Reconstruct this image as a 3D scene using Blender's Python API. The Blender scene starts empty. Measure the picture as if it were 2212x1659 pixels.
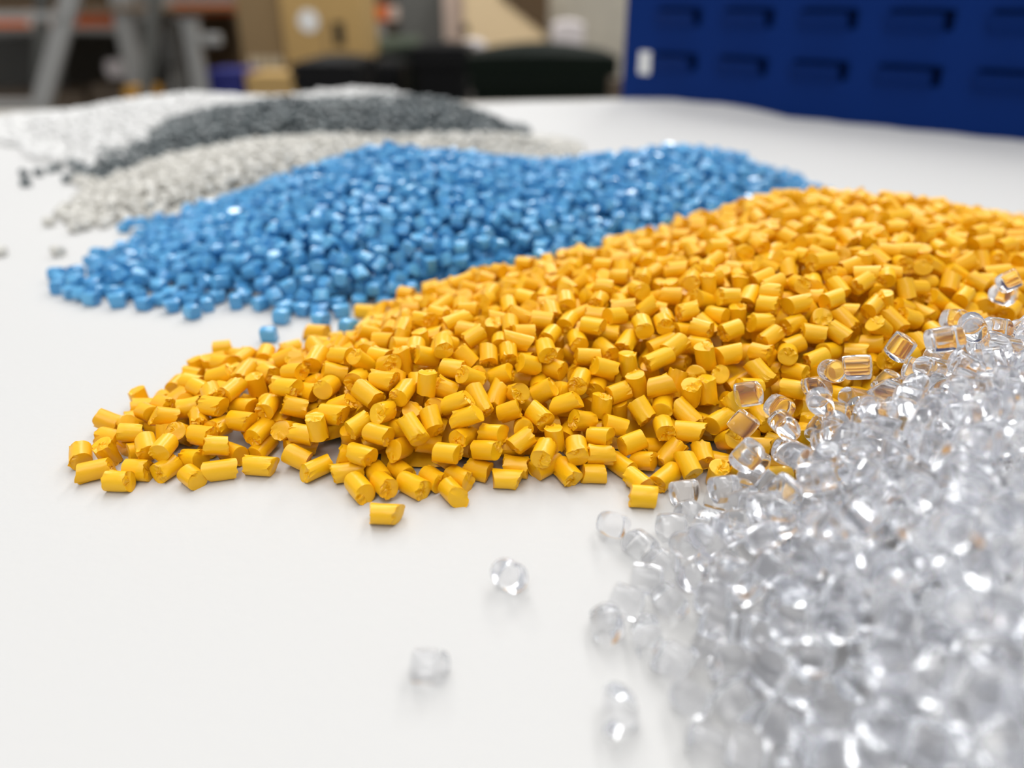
import bpy, bmesh, math, random, time
import numpy as np
from mathutils import Vector, Matrix, Quaternion

random.seed(7)
rng = np.random.default_rng(11)
scene = bpy.context.scene
COL = scene.collection
MM = 0.001
T0 = time.time()

# ------------------------------------------------------------------ camera
FPX, PITCH, CAMH = 1650.0, math.radians(26.5), 54.0        # focal length (px), tilt down, height over the table (mm)
cam_data = bpy.data.cameras.new('camera')
cam = bpy.data.objects.new('camera', cam_data)
COL.objects.link(cam)
cam.location = (0, 0, CAMH * MM)
cam.rotation_euler = (math.radians(90) - PITCH, 0, 0)
cam_data.sensor_width = 36.0
cam_data.lens = 36.0 * FPX / 2212.0
cam_data.clip_start = 0.002
cam_data.clip_end = 60
cam_data.dof.use_dof = True
cam_data.dof.focus_distance = 0.098
cam_data.dof.aperture_fstop = 12.0
scene.camera = cam

# ------------------------------------------------------------------ world and lights
world = bpy.data.worlds.new('world')
scene.world = world
world.use_nodes = True
wbg = world.node_tree.nodes['Background']
wbg.inputs['Color'].default_value = (0.95, 0.97, 1.0, 1)
wbg.inputs['Strength'].default_value = 0.68


def ceiling_lamp(name, loc, sx, sy, watts, color=(1, 0.985, 0.96)):
    ld = bpy.data.lights.new(name, 'AREA')
    ld.shape = 'RECTANGLE'
    ld.size, ld.size_y = sx, sy
    ld.energy = watts
    ld.color = color
    o = bpy.data.objects.new(name, ld)
    COL.objects.link(o)
    o.location = loc
    return o


ceiling_lamp('ceiling_lamp_row', (-0.5, 1.9, 2.6), 1.1, 3.0, 50)
ceiling_lamp('ceiling_lamp_row', (1.2, 1.7, 2.6), 0.9, 3.0, 40)
ceiling_lamp('ceiling_lamp_row', (-0.3, -1.1, 2.6), 1.0, 2.0, 36)
ceiling_lamp('ceiling_lamp_row', (-1.4, 4.6, 2.8), 0.4, 2.4, 55)
ceiling_lamp('ceiling_lamp_row', (1.2, 4.6, 2.8), 0.4, 2.4, 70)

scene.view_settings.view_transform = 'Standard'
scene.view_settings.look = 'None'
scene.view_settings.gamma = 1.0
scene.view_settings.use_curve_mapping = False
scene.view_settings.exposure = -0.22
scene.cycles.max_bounces = 32
scene.cycles.transmission_bounces = 32
scene.cycles.glossy_bounces = 20
scene.cycles.diffuse_bounces = 3
scene.cycles.sample_clamp_indirect = 20
scene.cycles.adaptive_threshold = 0.04
scene.cycles.use_light_tree = False
scene.cycles.use_adaptive_sampling = True
scene.cycles.adaptive_min_samples = 16

# ------------------------------------------------------------------ projection helpers (mm in, mm out)
CP, SP = math.cos(PITCH), math.sin(PITCH)
C0 = np.array([0.0, 0.0, CAMH])


def ray(px, py):
    a, b = (px - 1106.0) / FPX, (829.5 - py) / FPX
    return np.array([a, CP + b * SP, -SP + b * CP])


def at_height(px, py, h=0.0):
    d = ray(px, py)
    return C0 + d * ((h - CAMH) / d[2])


def at_depth(px, py, z):
    return C0 + ray(px, py) * z


def project(P):
    P = np.asarray(P, float) - C0
    zc = P[..., 1] * CP - P[..., 2] * SP
    yc = P[..., 1] * SP + P[..., 2] * CP
    return 1106 + FPX * P[..., 0] / zc, 829.5 - FPX * yc / zc, zc


# ------------------------------------------------------------------ materials
def mat(name, color, rough=0.5, var=0.06, vscale=8.0, bump=0.0, bscale=60.0, metallic=0.0, coord='Object', spec=0.5):
    m = bpy.data.materials.new(name)
    m.use_nodes = True
    nt = m.node_tree
    b = nt.nodes['Principled BSDF']
    b.inputs['Roughness'].default_value = rough
    b.inputs['Metallic'].default_value = metallic
    b.inputs['Specular IOR Level'].default_value = spec
    tc = nt.nodes.new('ShaderNodeTexCoord')
    nz = nt.nodes.new('ShaderNodeTexNoise')
    nz.inputs['Scale'].default_value = vscale
    nz.inputs['Detail'].default_value = 4
    nt.links.new(tc.outputs[coord], nz.inputs['Vector'])
    mx = nt.nodes.new('ShaderNodeMix')
    mx.data_type = 'RGBA'
    lo = tuple(c * (1 - var) for c in color)
    hi = tuple(min(1, c * (1 + var)) for c in color)
    mx.inputs[6].default_value = (*lo, 1)
    mx.inputs[7].default_value = (*hi, 1)
    nt.links.new(nz.outputs['Fac'], mx.inputs[0])
    nt.links.new(mx.outputs[2], b.inputs['Base Color'])
    if bump > 0:
        n2 = nt.nodes.new('ShaderNodeTexNoise')
        n2.inputs['Scale'].default_value = bscale
        n2.inputs['Detail'].default_value = 3
        nt.links.new(tc.outputs[coord], n2.inputs['Vector'])
        bp = nt.nodes.new('ShaderNodeBump')
        bp.inputs['Strength'].default_value = 1.0
        bp.inputs['Distance'].default_value = bump
        nt.links.new(n2.outputs['Fac'], bp.inputs['Height'])
        nt.links.new(bp.outputs['Normal'], b.inputs['Normal'])
    return m


def pellet_mat(name, color, dark, rough, bump, bscale, coat=0.0, sss=0.0, spec=0.5):
    """opaque plastic pellet: each pellet a slightly different tone, fine relief, satin to gloss"""
    m = bpy.data.materials.new(name)
    m.use_nodes = True
    nt = m.node_tree
    b = nt.nodes['Principled BSDF']
    geo = nt.nodes.new('ShaderNodeNewGeometry')
    oi = nt.nodes.new('ShaderNodeObjectInfo')
    add = nt.nodes.new('ShaderNodeMath')
    add.operation = 'ADD'
    nt.links.new(geo.outputs['Random Per Island'], add.inputs[0])
    nt.links.new(oi.outputs['Random'], add.inputs[1])
    fr = nt.nodes.new('ShaderNodeMath')
    fr.operation = 'FRACT'
    nt.links.new(add.outputs[0], fr.inputs[0])
    mx = nt.nodes.new('ShaderNodeMix')
    mx.data_type = 'RGBA'
    mx.inputs[6].default_value = (*dark, 1)
    mx.inputs[7].default_value = (*color, 1)
    nt.links.new(fr.outputs[0], mx.inputs[0])
    nt.links.new(mx.outputs[2], b.inputs['Base Color'])
    b.inputs['Roughness'].default_value = rough
    b.inputs['Specular IOR Level'].default_value = spec
    b.inputs['Coat Weight'].default_value = coat
    b.inputs['Coat Roughness'].default_value = 0.12
    if sss > 0:
        b.inputs['Subsurface Weight'].default_value = sss
        b.inputs['Subsurface Radius'].default_value = (1, 1, 1)
        b.inputs['Subsurface Scale'].default_value = 0.0006
    if bump > 0:
        tc = nt.nodes.new('ShaderNodeTexCoord')
        n2 = nt.nodes.new('ShaderNodeTexNoise')
        n2.inputs['Scale'].default_value = bscale
        n2.inputs['Detail'].default_value = 3
        nt.links.new(tc.outputs['Object'], n2.inputs['Vector'])
        bp = nt.nodes.new('ShaderNodeBump')
        bp.inputs['Distance'].default_value = bump
        nt.links.new(n2.outputs['Fac'], bp.inputs['Height'])
        nt.links.new(bp.outputs['Normal'], b.inputs['Normal'])
    return m


def clear_mat(name):
    m = bpy.data.materials.new(name)
    m.use_nodes = True
    nt = m.node_tree
    nt.nodes.remove(nt.nodes['Principled BSDF'])
    out = nt.nodes['Material Output']
    g = nt.nodes.new('ShaderNodeBsdfGlass')
    g.inputs['IOR'].default_value = 1.37
    g.inputs['Roughness'].default_value = 0.04
    g.inputs['Color'].default_value = (0.991, 0.9935, 1.0, 1)
    t = nt.nodes.new('ShaderNodeBsdfTranslucent')
    t.inputs['Color'].default_value = (0.95, 0.955, 1.0, 1)
    d = nt.nodes.new('ShaderNodeBsdfDiffuse')
    d.inputs['Color'].default_value = (0.93, 0.935, 1.0, 1)
    haze = nt.nodes.new('ShaderNodeMixShader')
    haze.inputs[0].default_value = 0.50
    nt.links.new(d.outputs[0], haze.inputs[1])
    nt.links.new(t.outputs[0], haze.inputs[2])
    mix = nt.nodes.new('ShaderNodeMixShader')
    mix.inputs[0].default_value = 0.04
    nt.links.new(g.outputs[0], mix.inputs[1])
    nt.links.new(haze.outputs[0], mix.inputs[2])
    nt.links.new(mix.outputs[0], out.inputs['Surface'])
    return m


M = {
    'paper': mat('paper_white', (0.60, 0.595, 0.585), 0.7, 0.012, 12, 0.00006, 900),
    'table': mat('table_laminate', (0.42, 0.39, 0.34), 0.45, 0.08, 9),
    'steel': mat('grey_steel', (0.30, 0.29, 0.28), 0.45, 0.10, 6, metallic=0.3),
    'floor': mat('concrete_floor', (0.30, 0.29, 0.27), 0.7, 0.15, 2, 0.002, 12),
    'wall': mat('warehouse_wall', (0.20, 0.185, 0.165), 0.8, 0.10, 1.5),
    'blue_steel': mat('blue_enamel', (0.001, 0.022, 0.145), 0.55, 0.05, 20, 0.00008, 300, spec=0.10),
    'label': mat('white_label', (0.80, 0.80, 0.78), 0.5, 0.03, 30),
    'orange': mat('orange_beam_paint', (0.62, 0.12, 0.012), 0.45, 0.08, 5),
    'alu': mat('aluminium', (0.34, 0.335, 0.32), 0.4, 0.10, 6, metallic=0.35),
    'galv': mat('galvanised_steel', (0.27, 0.265, 0.25), 0.5, 0.14, 8, metallic=0.25),
    'card': mat('cardboard', (0.46, 0.295, 0.105), 0.8, 0.07, 5, 0.0006, 90),
    'card_dark': mat('brown_cardboard', (0.085, 0.048, 0.018), 0.8, 0.10, 5),
    'card_pale': mat('pale_cardboard', (0.74, 0.56, 0.33), 0.8, 0.05, 4),
    'card_mid': mat('cardboard_shade_and_seam', (0.25, 0.165, 0.075), 0.8, 0.08, 4),  # cardboard with the carton side's shade put into its colour, also the seam
    'tape': mat('pale_print', (0.62, 0.52, 0.36), 0.6, 0.25, 40),
    'hole': mat('dark_hole', (0.018, 0.014, 0.008), 0.9, 0.1, 5),
    'bin_green': mat('green_bin_plastic', (0.003, 0.006, 0.0035), 0.55, 0.12, 6, spec=0.08),
    'bin_black': mat('black_bin_plastic', (0.004, 0.004, 0.0045), 0.55, 0.12, 6, spec=0.15),
    'rubber': mat('black_rubber', (0.01, 0.01, 0.01), 0.7, 0.1, 6),
    'wrap_dark': mat('dark_wrapped_goods', (0.032, 0.028, 0.020), 0.5, 0.3, 3, 0.004, 9),
    'wrap_brown': mat('brown_goods', (0.075, 0.050, 0.028), 0.6, 0.3, 3, 0.004, 9),
    'wrap_grey': mat('grey_film_wrap', (0.36, 0.33, 0.27), 0.4, 0.22, 5, 0.006, 8),
    'grey_panel': mat('grey_panel', (0.105, 0.105, 0.095), 0.6, 0.10, 4),
    'pink': mat('pinkish_paper', (0.52, 0.40, 0.33), 0.7, 0.12, 6),
    'royal': mat('royal_blue_plastic', (0.008, 0.012, 0.16), 0.45, 0.06, 6),
    'yellow_tub': mat('amber_plastic', (0.50, 0.24, 0.012), 0.5, 0.08, 6),
    'bag': mat('white_sack', (0.55, 0.50, 0.49), 0.6, 0.12, 9, 0.004, 15),
    'wood': mat('pallet_wood', (0.17, 0.105, 0.05), 0.8, 0.2, 7),
    'sage': mat('sage_green_plastic', (0.13, 0.16, 0.115), 0.5, 0.1, 6),
}
P_MAT = {
    'yellow': pellet_mat('yellow_plastic', (0.93, 0.515, 0.006), (0.88, 0.45, 0.004), 0.34, 0.00004, 1300, spec=0.42),
    'blue': pellet_mat('sky_blue_plastic', (0.135, 0.44, 0.74), (0.065, 0.29, 0.59), 0.16, 0.00003, 700),
    'pale': pellet_mat('pale_grey_plastic', (0.69, 0.67, 0.62), (0.61, 0.59, 0.535), 0.40, 0.00002, 700),
    'dark': pellet_mat('slate_grey_plastic', (0.15, 0.175, 0.18), (0.085, 0.10, 0.105), 0.28, 0.00003, 700),
    'white': pellet_mat('white_plastic', (0.80, 0.795, 0.78), (0.78, 0.775, 0.76), 0.45, 0.0, 700),
    'clear': clear_mat('clear_plastic'),
}


# ------------------------------------------------------------------ object helpers
def link(name, me, parent=None, material=None, loc=None, rotz=None):
    o = bpy.data.objects.new(name, me)
    COL.objects.link(o)
    if parent is not None:
        o.parent = parent
    if material is not None and not me.materials:
        me.materials.append(material)
    if loc is not None:
        o.location = loc
    if rotz is not None:
        o.rotation_euler = (0, 0, rotz)
    return o


def tag(o, label=None, cat=None, group=None, kind=None):
    if label:
        o['label'] = label
    if cat:
        o['category'] = cat
    if group:
        o['group'] = group
    if kind:
        o['kind'] = kind
    return o


def empty(name, loc, rotz=0.0):
    o = bpy.data.objects.new(name, None)
    o.empty_display_size = 0.05
    COL.objects.link(o)
    o.location = loc
    o.rotation_euler = (0, 0, rotz)
    return o


def bm_box(bm, lo, hi, bevel=0.0, m=None):
    r = bmesh.ops.create_cube(bm, size=1.0)
    vs = r['verts']
    for v in vs:
        v.co = Vector([lo[i] + (v.co[i] + 0.5) * (hi[i] - lo[i]) for i in range(3)])
    if m is not None:
        bmesh.ops.transform(bm, matrix=m, verts=vs)
    if bevel > 0:
        es = list({e for v in vs for e in v.link_edges})
        bmesh.ops.bevel(bm, geom=es, offset=bevel, segments=2, affect='EDGES', profile=0.5)


def bm_bar(bm, a, b, w, d, side=(0, 1, 0)):
    """straight rectangular bar from a to b"""
    a, b = Vector(a), Vector(b)
    z = (b - a).normalized()
    x = Vector(side).cross(z)
    if x.length < 1e-4:
        x = Vector((1, 0, 0)).cross(z)
    x.normalize()
    y = z.cross(x)
    m = Matrix((x, y, z)).transposed().to_4x4()
    m.translation = a
    bm_box(bm, (-w / 2, -d / 2, 0), (w / 2, d / 2, (b - a).length), 0, m)


def bm_cyl(bm, a, b, r0, r1=None, seg=16):
    a, b = Vector(a), Vector(b)
    z = (b - a)
    m = z.to_track_quat('Z', 'Y').to_matrix().to_4x4()
    m.translation = (a + b) / 2
    bmesh.ops.create_cone(bm, cap_ends=True, cap_tris=False, segments=seg, radius1=r0, radius2=r0 if r1 is None else r1, depth=z.length, matrix=m)


def done(bm, name, material, parent=None, loc=None, rotz=None, smooth=False):
    me = bpy.data.meshes.new(name)
    bmesh.ops.recalc_face_normals(bm, faces=bm.faces)
    bm.to_mesh(me)
    bm.free()
    if smooth:
        for p in me.polygons:
            p.use_smooth = True
        me.set_sharp_from_angle(angle=math.radians(35))
    return link(name, me, parent, material, loc, rotz)


def box(name, lo, hi, material, parent=None, bevel=0.0, loc=None, rotz=None):
    bm = bmesh.new()
    bm_box(bm, lo, hi, bevel)
    return done(bm, name, material, parent, loc, rotz)


# ------------------------------------------------------------------ the room
FLOOR_Z = -1.0
tag(box('floor', (-6, -3, FLOOR_Z - 0.1), (6, 8.2, FLOOR_Z), M['floor']), 'bare concrete warehouse floor under the table', kind='structure')
tag(box('wall_back', (-6, 8.0, FLOOR_Z), (6, 8.2, 3.2), M['wall']), 'dim brown grey warehouse wall behind the racking', kind='structure')

# ------------------------------------------------------------------ table and its paper
eL, eR = at_height(0, 238), at_height(1345, 214)


def edge_y(x, a=eL, b=eR):
    return a[1] + (b[1] - a[1]) * (x - a[0]) / (b[0] - a[0])


table = empty('work_table', (0, 0.1, FLOOR_Z))
tag(table, 'work table with pale laminate top under the white paper', 'table')
bm = bmesh.new()
x0, x1, y0 = -620, 620, -330
poly = [(x0, y0), (x1, y0), (x1, edge_y(x1) + 10), (x0, edge_y(x0))]
vt = [bm.verts.new((x * MM, y * MM - 0.1, -0.0004 - FLOOR_Z)) for x, y in poly]
vb = [bm.verts.new((x * MM, y * MM - 0.1, -0.028 - FLOOR_Z)) for x, y in poly]
bm.faces.new(vt)
bm.faces.new(list(reversed(vb)))
for i in range(4):
    bm.faces.new((vt[i], vb[i], vb[(i + 1) % 4], vt[(i + 1) % 4]))
done(bm, 'tabletop', M['table'], table)
for sx in (-0.57, 0.57):
    for sy in (-0.37, 0.24):
        box('leg', (sx - 0.025, sy - 0.025, 0), (sx + 0.025, sy + 0.025, 0.972), M['steel'], table, 0.004)

# panel frame first: the paper runs up to it
PA, PB = at_height(1345, 217), at_height(2212, 305)
pu = (PB - PA) / np.linalg.norm(PB - PA)


def smooth01(t):
    t = np.clip(t, 0, 1)
    return t * t * (3 - 2 * t)


pL, pR = at_height(0, 262), at_height(1345, 216)
nx, ny = 150, 90
bm = bmesh.new()
rows = []
for j in range(ny + 1):
    row = []
    for i in range(nx + 1):
        x = -560 + 1080 * i / nx
        yl = pL[1] + (pR[1] - pL[1]) * (x - pL[0]) / (pR[0] - pL[0])
        yend = yl
        if x > PA[0] - 2:
            yend = min(yl, PA[1] + (x - PA[0]) * pu[1] / pu[0] - 1.5)
        y = -300 + (yend + 300) * (1 - (1 - j / ny) ** 1.6)
        z = 0.0
        edge = max(0.0, 1 - (yend - y) / 30.0)
        if x > 0:                                   # the sheet buckles up a little where it meets the blue panel
            s = (x - PA[0]) / pu[0]
            z += 3.2 * smooth01(edge) * smooth01((s + 10) / 45) * (1 - smooth01((s - 78) / 34))
            z += 0.5 * smooth01(edge) * (0.5 + 0.5 * math.sin(s * 0.21))
        if x < 30 and yend - y < 14:
            z += 0.5 * smooth01(1 - (yend - y) / 14)
        row.append(bm.verts.new((x * MM, y * MM, z * MM)))
    rows.append(row)
for j in range(ny):
    for i in range(nx):
        bm.faces.new((rows[j][i], rows[j][i + 1], rows[j + 1][i + 1], rows[j + 1][i]))
ret = bmesh.ops.extrude_face_region(bm, geom=list(bm.faces))
for v in [g for g in ret['geom'] if isinstance(g, bmesh.types.BMVert)]:
    v.co.z -= 0.0003
paper = done(bm, 'paper_sheet', M['paper'], smooth=True)
tag(paper, 'large sheet of white paper covering the table under the pellets', 'paper')

# ------------------------------------------------------------------ blue louvred panel
prot = math.atan2(pu[1], pu[0])
panel = empty('louvred_panel', tuple(PA * MM), prot)
tag(panel, 'blue enamelled steel louvre panel standing at the edge of the white paper', 'panel')
PLEN, PHGT, LP, LW, LH, RP = 0.44, 0.13, 0.0433, 0.0285, 0.0088, 0.0233
row_top = [0.0282 + RP * k for k in range(5)]
bm = bmesh.new()
zc = 0.0
T = 0.0014
for zt in row_top:                                  # front skin: strips between the slots
    bm_box(bm, (0, 0, zc), (PLEN, T, zt - LH))
    xs = 0.0
    k = 0
    while True:
        xl = 0.0222 + LP * k
        if xl + LW > PLEN - 0.01:
            break
        bm_box(bm, (xs, 0, zt - LH), (xl, T, zt))
        xs = xl + LW
        k += 1
    bm_box(bm, (xs, 0, zt - LH), (PLEN, T, zt))
    zc = zt
bm_box(bm, (0, 0, zc), (PLEN, T, PHGT))
done(bm, 'front_plate', M['blue_steel'], panel)
bm = bmesh.new()
bm_box(bm, (0, 0.016, 0), (PLEN, 0.0175, PHGT))
done(bm, 'back_plate', M['blue_steel'], panel)
bm = bmesh.new()
bm_box(bm, (-0.0012, 0, 0), (0, 0.0175, PHGT))
bm_box(bm, (PLEN, 0, 0), (PLEN + 0.0012, 0.0175, PHGT))
bm_box(bm, (0, T, 0), (PLEN, 0.016, 0.0015))
bm_box(bm, (0, T, PHGT - 0.0015), (PLEN, 0.016, PHGT))
done(bm, 'edge_frame', M['blue_steel'], panel)
bm = bmesh.new()                                    # tongue: rooted at the foot of the slot, leaning out, open on top and at one end
gx = 0.0034
pts = [(0, 0.0), (0, -0.0006), (1, -0.0052), (1, -0.0040)]
ring0 = [bm.verts.new((0.0, y, (z - 1) * LH - (0.0005 if z == 0 else 0.0016))) for z, y in pts]
ring1 = [bm.verts.new((LW - gx, y, (z - 1) * LH - (0.0005 if z == 0 else 0.0016))) for z, y in pts]
for i in range(4):
    bm.faces.new((ring0[i], ring0[(i + 1) % 4], ring1[(i + 1) % 4], ring1[i]))
bm.faces.new(ring0)
bm.faces.new(list(reversed(ring1)))
tip = [bm.verts.new((0.0, 0.0, -LH)), bm.verts.new((0.0, -0.005, -0.0018)), bm.verts.new((0.0, 0.0, -0.0018))]
tip2 = [bm.verts.new((-0.0008, v.co.y, v.co.z)) for v in tip]
bm.faces.new(tip)
bm.faces.new(list(reversed(tip2)))
for i in range(3):
    bm.faces.new((tip[i], tip2[i], tip2[(i + 1) % 3], tip[(i + 1) % 3]))
first = done(bm, 'louvre', M['blue_steel'], panel)
lmesh = first.data
k = 0
started = False
for zt in row_top:
    k = 0
    while 0.0222 + LP * k + LW <= PLEN - 0.01:
        o = first if not started else link('louvre', lmesh, panel)
        started = True
        o.location = (0.0222 + LP * k, 0, zt)
        k += 1
bm = bmesh.new()
bm_box(bm, (0.0108, -0.0004, 0.0160), (0.0190, 0.0, 0.0285), 0.0)
tg = done(bm, 'label_tag', M['label'], panel)
tag(tg, 'small white label on the blue panel')

# ------------------------------------------------------------------ warehouse behind the table
def floor_pos(px, py, z):
    p = at_depth(px, py, z * 1000) * MM
    return Vector((p[0], p[1], FLOOR_Z)), p


def wheelie_bin(label, px0, px1, ptop, depth, body_mat, depth_m=0.55, rotz=0.0, dome=0.05, skirt=0.035):
    a, b = at_depth(px0, ptop, depth * 1000) * MM, at_depth(px1, ptop, depth * 1000) * MM
    w = b[0] - a[0]
    top = a[2] - FLOOR_Z
    t = empty('wheelie_bin', ((a[0] + b[0]) / 2, a[1] + depth_m / 2, FLOOR_Z), rotz)
    tag(t, label, 'bin', 'wheelie bins behind the table')
    h = top - dome - skirt
    bm = bmesh.new()                                # tapered tub
    rings = []
    for z, s in ((0.04, 0.74), (0.10, 0.80), (h * 0.6, 0.90), (h - 0.02, 0.95)):
        hw, hd, c = w / 2 * s, depth_m / 2 * s, 0.03
        ring = [(hw - c, -hd), (hw, -hd + c), (hw, hd - c), (hw - c, hd), (-hw + c, hd), (-hw, hd - c), (-hw, -hd + c), (-hw + c, -hd)]
        rings.append([bm.verts.new((x, y, z)) for x, y in ring])
    for r0, r1 in zip(rings, rings[1:]):
        for i in range(8):
            bm.faces.new((r0[i], r0[(i + 1) % 8], r1[(i + 1) % 8], r1[i]))
    bm.faces.new(rings[0])
    bm.faces.new(rings[-1])
    done(bm, 'body', body_mat, t, smooth=True)
    box('rim', (-w / 2 * 0.99, -depth_m / 2 * 0.99, h - 0.045), (w / 2 * 0.99, depth_m / 2 * 0.99, h), body_mat, t, 0.012)
    bm = bmesh.new()                                # domed lid with a skirt
    n = 12
    g = []
    for j in range(n + 1):
        r = []
        for i in range(n + 1):
            u, v = 2 * i / n - 1, 2 * j / n - 1
            z = h + skirt + dome * (1 - u * u) * (1 - 0.8 * v ** 4)
            r.append(bm.verts.new((u * w / 2, v * depth_m / 2, z)))
        g.append(r)
    for j in range(n):
        for i in range(n):
            bm.faces.new((g[j][i], g[j][i + 1], g[j + 1][i + 1], g[j + 1][i]))
    border = [g[0][i] for i in range(n)] + [g[j][n] for j in range(n)] + [g[n][i] for i in range(n, 0, -1)] + [g[j][0] for j in range(n, 0, -1)]
    low = [bm.verts.new((v.co.x, v.co.y, h + 0.002)) for v in border]
    for i in range(len(border)):
        k2 = (i + 1) % len(border)
        bm.faces.new((border[i], border[k2], low[k2], low[i]))
    bm.faces.new(low)
    lid = done(bm, 'lid', body_mat, t, smooth=True)
    bm = bmesh.new()
    bm_cyl(bm, (-w * 0.36, depth_m / 2 + 0.045, h + 0.01), (w * 0.36, depth_m / 2 + 0.045, h + 0.01), 0.014)
    for s in (-1, 1):
        bm_bar(bm, (s * w * 0.3, depth_m / 2 - 0.02, h + 0.005), (s * w * 0.3, depth_m / 2 + 0.045, h + 0.01), 0.03, 0.02)
    done(bm, 'handle', body_mat, t, smooth=True)
    bm = bmesh.new()
    bm_cyl(bm, (-w * 0.42, depth_m * 0.36, 0.1), (w * 0.42, depth_m * 0.36, 0.1), 0.012)
    done(bm, 'axle', M['steel'], t)
    for s in (-1, 1):
        bm = bmesh.new()
        bm_cyl(bm, (s * w * 0.405, depth_m * 0.36, 0.1), (s * w * 0.47, depth_m * 0.36, 0.1), 0.1, seg=24)
        done(bm, 'wheel', M['rubber'], t, smooth=True)
    return t


wheelie_bin('wide dark green wheelie bin with domed lid beside the blue panel', 1008, 1338, 99, 2.55, M['bin_green'], 0.5, dome=0.034, skirt=0.065)
wheelie_bin('black wheelie bin with flat lid between the two green bins', 884, 1012, 96, 3.15, M['bin_black'], 0.45, dome=0.012)
wheelie_bin('narrow dark green wheelie bin behind the black bins', 812, 935, 104, 3.75, M['bin_green'], 0.45, dome=0.02)
wheelie_bin('low black wheelie bin in front of the tall cardboard box', 622, 770, 126, 2.6, M['bin_black'], 0.42, dome=0.02)
wheelie_bin('small black wheelie bin beside the low black bin', 778, 862, 130, 3.25, M['bin_black'], 0.34, dome=0.02)


def carton(label, px0, px1, ptop, depth, depth_m, material, rotz=0.0, flaps=False, name='cardboard_box', base=0.0, group=None, cat='box'):
    a, b = at_depth(px0, ptop, depth * 1000) * MM, at_depth(px1, ptop, depth * 1000) * MM
    w = b[0] - a[0]
    hgt = a[2] - FLOOR_Z - base
    t = empty(name, ((a[0] + b[0]) / 2, a[1] + depth_m / 2, FLOOR_Z + base), rotz)
    tag(t, label, cat, group)
    box('body', (-w / 2, -depth_m / 2, 0), (w / 2, depth_m / 2, hgt), material, t, 0.006)
    return t, w, hgt, depth_m


# tall corner-on carton with a round sticker and a hand hole
t, w, hh, dd = carton('tall tan cardboard box with round white sticker and hand hole', 595, 775, -60, 3.5, 0.42, M['card'])
bm = bmesh.new()
px_m = 3.5 / FPX
def face_x(px):
    return (px - 685) * px_m
def face_z(py):
    return (at_depth(685, py, 3500) * MM)[2] - FLOOR_Z
bm_cyl(bm, (face_x(655), -dd / 2 - 0.004, face_z(46)), (face_x(655), -dd / 2 + 0.002, face_z(46)), 0.048, seg=28)
tag(done(bm, 'sticker', M['label'], t), 'round white sticker')
bm = bmesh.new()
bm_box(bm, (face_x(708), -dd / 2 - 0.004, face_z(102)), (face_x(732), -dd / 2 + 0.03, face_z(48)), 0.0)
tag(done(bm, 'hand_hole', M['hole'], t), 'dark oblong hand hole')
bm = bmesh.new()
bm_box(bm, (face_x(686), -dd / 2 - 0.003, face_z(230)), (face_x(690), -dd / 2 + 0.001, face_z(40)), 0.0)
done(bm, 'seam', M['card_mid'], t)

t, w, hh, dd = carton('shaded left side of the stickered carton, a darker box with pale printing', 497, 596, -60, 3.55, 0.5, M['card_mid'])  # shade of the carton's left side, put into a separate darker box
for q, (xa, xb) in enumerate(((-0.075, -0.045), (-0.035, 0.0), (0.012, 0.04), (0.05, 0.085))):
    z = (at_depth(545, 140, 3550) * MM)[2] - FLOOR_Z
    bm = bmesh.new()
    bm_box(bm, (xa, -dd / 2 - 0.002, z - 0.022), (xb, -dd / 2 + 0.001, z + 0.022))
    done(bm, 'printed_mark', M['tape'], t)
carton('low tan carton standing in front of the shaded carton side', 528, 640, 160, 3.2, 0.26, M['card'])

# blue tub left of the cartons
a, b = at_depth(446, 152, 3200) * MM, at_depth(520, 152, 3200) * MM
t = empty('blue_tub', ((a[0] + b[0]) / 2, a[1] + 0.12, FLOOR_Z))
tag(t, 'royal blue plastic tub standing beside the shaded carton side', 'tub')
w, hh = b[0] - a[0], a[2] - FLOOR_Z
bm = bmesh.new()
r0 = [bm.verts.new((x * w / 2 * 0.85, y * 0.09, 0)) for x, y in ((-1, -1), (1, -1), (1, 1), (-1, 1))]
r1 = [bm.verts.new((x * w / 2, y * 0.11, hh - 0.03)) for x, y in ((-1, -1), (1, -1), (1, 1), (-1, 1))]
bm.faces.new(r0)
bm.faces.new(r1)
for i in range(4):
    bm.faces.new((r0[i], r0[(i + 1) % 4], r1[(i + 1) % 4], r1[i]))
done(bm, 'body', M['royal'], t)
box('lid', (-w / 2 - 0.008, -0.118, hh - 0.03), (w / 2 + 0.008, 0.118, hh), M['royal'], t, 0.006)

# pallet racking at the back left
rack = empty('pallet_rack', tuple(floor_pos(230, 100, 4.2)[0]))
tag(rack, 'pallet rack with orange beams and grey uprights behind the ladder', 'rack')
ro = rack.location


def rl(px, py, z):
    p = at_depth(px, py, z * 1000) * MM
    return Vector((p[0] - ro.x, p[1] - ro.y, p[2] - ro.z))


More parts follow.
